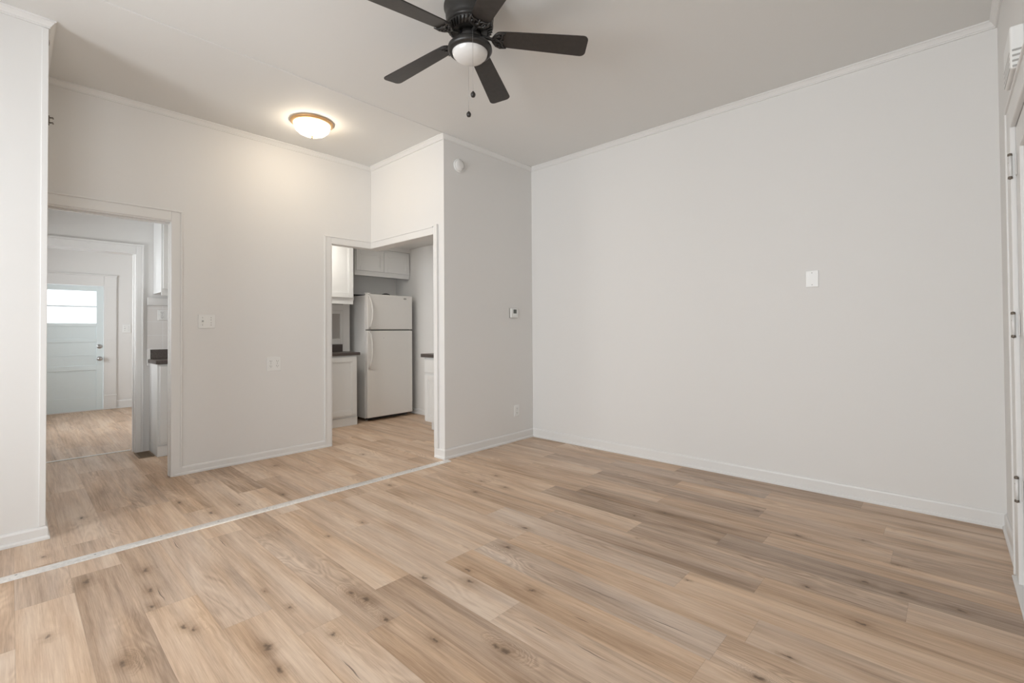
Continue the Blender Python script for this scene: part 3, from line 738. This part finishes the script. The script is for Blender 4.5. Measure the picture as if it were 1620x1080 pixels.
# ------------------------------------------------------------------ kitchen
def shaker(root, x0, x1, z0, z1, yf, name='door', rail=.055, knob=None, axis='y'):
    """door leaf on a face looking along -y at depth yf (axis y) or along -x (axis x, x0..x1 are then y values)"""
    g = MB()
    def bx(a0, a1, d0, d1, c0, c1, bv=.002):
        if axis == 'y': g.box(a0, a1, yf+d0, yf+d1, c0, c1, bv)
        else: g.box(yf+d0, yf+d1, a0, a1, c0, c1, bv)
    bx(x0, x0+rail, -.019, 0, z0, z1); bx(x1-rail, x1, -.019, 0, z0, z1)
    bx(x0+rail, x1-rail, -.019, 0, z0, z0+rail); bx(x0+rail, x1-rail, -.019, 0, z1-rail, z1)
    bx(x0+rail-.001, x1-rail+.001, -.010, -.003, z0+rail-.001, z1-rail+.001, 0)
    for q in (0.012,):   # inner bead
        bx(x0+rail, x0+rail+q, -.014, -.009, z0+rail, z1-rail, .001); bx(x1-rail-q, x1-rail, -.014, -.009, z0+rail, z1-rail, .001)
        bx(x0+rail+q, x1-rail-q, -.014, -.009, z0+rail, z0+rail+q, .001); bx(x0+rail+q, x1-rail-q, -.014, -.009, z1-rail-q, z1-rail, .001)
    o = child(g, name, 'cab', root)
    if knob:
        kx, kz = knob; R = Matrix.Rotation(PI/2, 4, 'X') if axis == 'y' else Matrix.Rotation(-PI/2, 4, 'Y')
        g = MB().lathe([(.006, 0), (.005, .012), (.012, .020), (.013, .026), (.008, .031), (0, .032)], kx if axis == 'y' else yf-.019, yf-.019 if axis == 'y' else kx, kz, 20, R)
        k_ = g.build('knob', 'knobmetal', o); k_.matrix_parent_inverse = Matrix.Translation(-root.location); k_['label'] = 'round dark metal knob'
    return o
YCF, YCB, CTZ = 5.21, YK-.002, .835
def base_cab(x0, x1, label, ndoor=1, group='kitchen base cabinets'):
    r = thing('base_cabinet', label, 'cabinet', (x0, YCF, 0), 0, group)
    child(MB().box(x0+.001, x1-.001, YCF, YCB, .10, CTZ-.002, .001), 'body', 'cab', r)
    child(MB().box(x0+.001, x1-.001, YCF-.006, YCB, .0008, .098, .002).box(x0+.001, x1-.001, YCF-.010, YCF-.004, .088, .098, .002), 'plinth', 'cab', r)
    wd = (x1-x0-.03)/ndoor
    for i in range(ndoor):
        shaker(r, x0+.018+i*wd, x0+.012+(i+1)*wd, .125, .815, YCF)
    return r
base_cab(.904, 1.42, 'white base cabinet at the left end of the kitchen run')
base_cab(1.42, 2.05, 'white base cabinet left of the middle, under the dark worktop', 2)
base_cab(2.05, 2.40, 'narrow white base cabinet in the middle of the run')
base_cab(2.40, 2.853, 'white base cabinet beside the refrigerator under the worktop end')
wt = thing('worktop', 'dark brown speckled worktop on the long kitchen cabinet run', 'worktop', (.9, YCF, CTZ))
child(MB().box(.890, 2.885, YCF-.022, YCB, CTZ, CTZ+.034, .004), 'top', 'worktop', wt)
child(MB().box(.912, 2.84, YCB-.018, YCB, CTZ+.0345, .958, .003), 'upstand', 'worktop', wt)
struct(MB().box(.885, 2.655, YK-.008, YK, .960, 1.38).build('wall_tile_splashback', 'tile'))
struct(MB().box(.885, .909, YK-.022, YK, .808, .966, .003).build('trim_9', 'trim'))
struct(MB().box(.885, 2.84, YK-.024, YK, 1.381, 1.455, .004).build('trim_10', 'trim'))
def upper_cab(x0, x1, z0, z1, yf, yb, label, doors, rail_drop=.03, knobs=False):
    r = thing('wall_cabinet', label, 'cabinet', (x0, yb, z0), 0)
    child(MB().box(x0+.001, x1-.001, yf, yb, z0, z1, .001).box(x0+.004, x1-.004, yf+.003, yf+.020, z0-rail_drop, z0, .001), 'body', 'cab', r)
    wd = (x1-x0-.024)/doors
    for i in range(doors):
        a, b_ = x0+.014+i*wd, x0+.010+(i+1)*wd
        kx = None
        if knobs: kx = ((b_-.028) if i == 0 else (a+.028), z0+.075)
        shaker(r, a, b_, z0+.03, z1-.03, yf, knob=kx)
    return r
upper_cab(.932, 1.45, 1.49, HK-.004, YCF+.01, YCB, 'white wall cabinet seen through the left doorway', 1)
upper_cab(1.45, 2.10, 1.49, HK-.004, YCF+.01, YCB, 'white wall cabinet in the middle of the kitchen wall', 2)
upper_cab(2.10, 2.80, 1.49, HK-.004, YCF-.02, YCB, 'tall white wall cabinet left of the refrigerator top', 1, .045)
upper_cab(XN+.003, XR-.006, 1.865, 2.192, 5.43, YR-.002, 'short white two-door wall cabinet above the refrigerator', 2, .03, True)
# old cased panel at the end of the kitchen wall
struct(MB().box(2.842, XN-.002, YK-.016, YK, .872, 1.52, .003).build('trim_11', 'trim'))
struct(MB().box(2.658, 2.700, YK-.020, YK, .961, 1.38, .003).box(2.810, 2.840, YK-.020, YK, .961, 1.38, .003).box(2.700, 2.810, YK-.020, YK, .961, 1.03, .003).box(2.700, 2.810, YK-.020, YK, 1.34, 1.38, .003).build('trim_12', 'trim'))
struct(MB().box(2.700, 2.810, YK-.006, YK, 1.03, 1.34).build('trim_14', 'greypaint'))

# refrigerator
fr_ = thing('refrigerator', 'white top-freezer refrigerator seen through the corner opening', 'refrigerator', (2.99, 5.233, 0))
X0, X1 = 3.004, 3.672
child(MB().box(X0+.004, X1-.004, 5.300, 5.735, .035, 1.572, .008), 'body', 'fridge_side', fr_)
child(MB().box(X0+.002, X1-.002, 5.233, 5.290, 1.142, 1.585, .010, 3), 'freezer_door', 'fridge', fr_)
fd = child(MB().box(X0+.002, X1-.002, 5.233, 5.290, .045, 1.128, .010, 3), 'fridge_door', 'fridge', fr_)
child(MB().box(X0+.014, X1-.014, 5.289, 5.301, .06, 1.565), 'gasket', 'gasket', fr_)
child(MB().box(X0+.03, X1-.03, 5.31, 5.33, .012, .045, .002), 'toe_grille', 'black', fr_)
for x in (X0+.05, X1-.05):
    for y in (5.34, 5.68): child(MB().lathe([(0, .0008), (.018, .0008), (.018, .012), (.008, .014), (.008, .036), (0, .036)], x, y, 0, 16), 'foot', 'greyplastic', fr_)
g = MB().tube([(X0+.012, 5.232, 1.575), (X0+.018, 5.214, 1.55), (X0+.040, 5.196, 1.47), (X0+.052, 5.192, 1.38), (X0+.050, 5.194, 1.28), (X0+.036, 5.205, 1.19), (X0+.030, 5.226, 1.150)], [.013, .012, .011, .011, .011, .012, .013], 12)
child(g, 'handle', 'fridge', fr_)
g = MB().tube([(X0+.030, 5.226, 1.118), (X0+.034, 5.205, 1.08), (X0+.046, 5.194, .98), (X0+.048, 5.192, .86), (X0+.040, 5.200, .76), (X0+.032, 5.208, .72), (X0+.026, 5.226, .66)], [.013, .012, .011, .011, .011, .012, .013], 12)
child(g, 'handle', 'fridge', fr_)
bd = MB(); bd.lathe([(0, .003), (.022, .003), (.024, 0)], 0, 0, 0, 32, Matrix.Translation((3.555, 5.2335, 1.545)) @ Matrix.Rotation(PI/2, 4, 'X') @ Matrix.Diagonal((1.0, .5, 1, 1)))
child(bd, 'badge', 'greyplastic', fr_)['label'] = 'small dark oval badge'
child(MB().lathe([(0, .002), (.004, .0015), (.005, 0)], 3.235, 5.2335, 1.035, 12, Matrix.Rotation(PI/2, 4, 'X')), 'screw', 'steel', fr_)
child(MB().box(X0+.01, X0+.055, 5.245, 5.33, 1.5855, 1.600, .005), 'hinge_cover', 'fridge', fr_)
tag(MB().lathe([(0, 0), (.07, 0), (.068, .016), (.045, .036), (.02, .044), (0, .046)], 3.37, 5.40, 1.5725, 24).build('black_bundle', 'black'), 'low rounded black bundle lying on top of the refrigerator', 'bundle')
tag(MB().box(X0+.01, X0+.16, 5.58, 5.70, 1.5725, 1.600, .004).build('black_tray', 'black'), 'flat black tray at the back left of the refrigerator top', 'tray')

# right-hand kitchen unit
RX = 3.205
rk = thing('base_cabinet', 'white base cabinet at the right, half hidden behind the opening jamb', 'cabinet', (RX, 4.33, 0), 0, 'kitchen base cabinets')
child(MB().box(RX, XR-.002, Y0+T+.003, 4.328, .10, .822, .002), 'body', 'cab', rk)
child(MB().box(RX+.06, XR-.002, Y0+T+.003, 4.29, .0008, .099, .002), 'plinth', 'cab', rk)
for a, b_ in ((3.345, 3.80), (3.815, 4.312)):
    dd = child(MB().box(RX-.019, RX, a, b_, .655, .800, .003), 'drawer', 'cab', rk)
    shaker(rk, a, b_, .118, .625, RX, axis='x')
w2 = thing('worktop', 'dark brown worktop on the right kitchen cabinet', 'worktop', (RX, 4.33, .824), 0)
child(MB().box(RX-.03, XR-.002, Y0+T+.003, 4.372, .8235, .862, .004), 'top', 'worktop', w2)
child(MB().box(RX-.006, XR-.3, 4.329, 4.345, .79, .823, .002), 'end_batten', 'trim', w2)

# floor register
rg = thing('floor_register', 'brown slotted heating vent in the floor by the far doorway', 'floor vent', (.838, 5.40, 0))
child(MB().box(.785, .898, 5.27, 5.53, .0008, .006, .002), 'frame', 'ventwood', rg)
g = MB()
for i in range(14): g.box(.800, .883, 5.288+i*.0165, 5.2935+i*.0165, .0055, .0068)
child(g, 'slots', 'slotbrown', rg)['label'] = 'dark slots'

print('objects', len(bpy.data.objects))
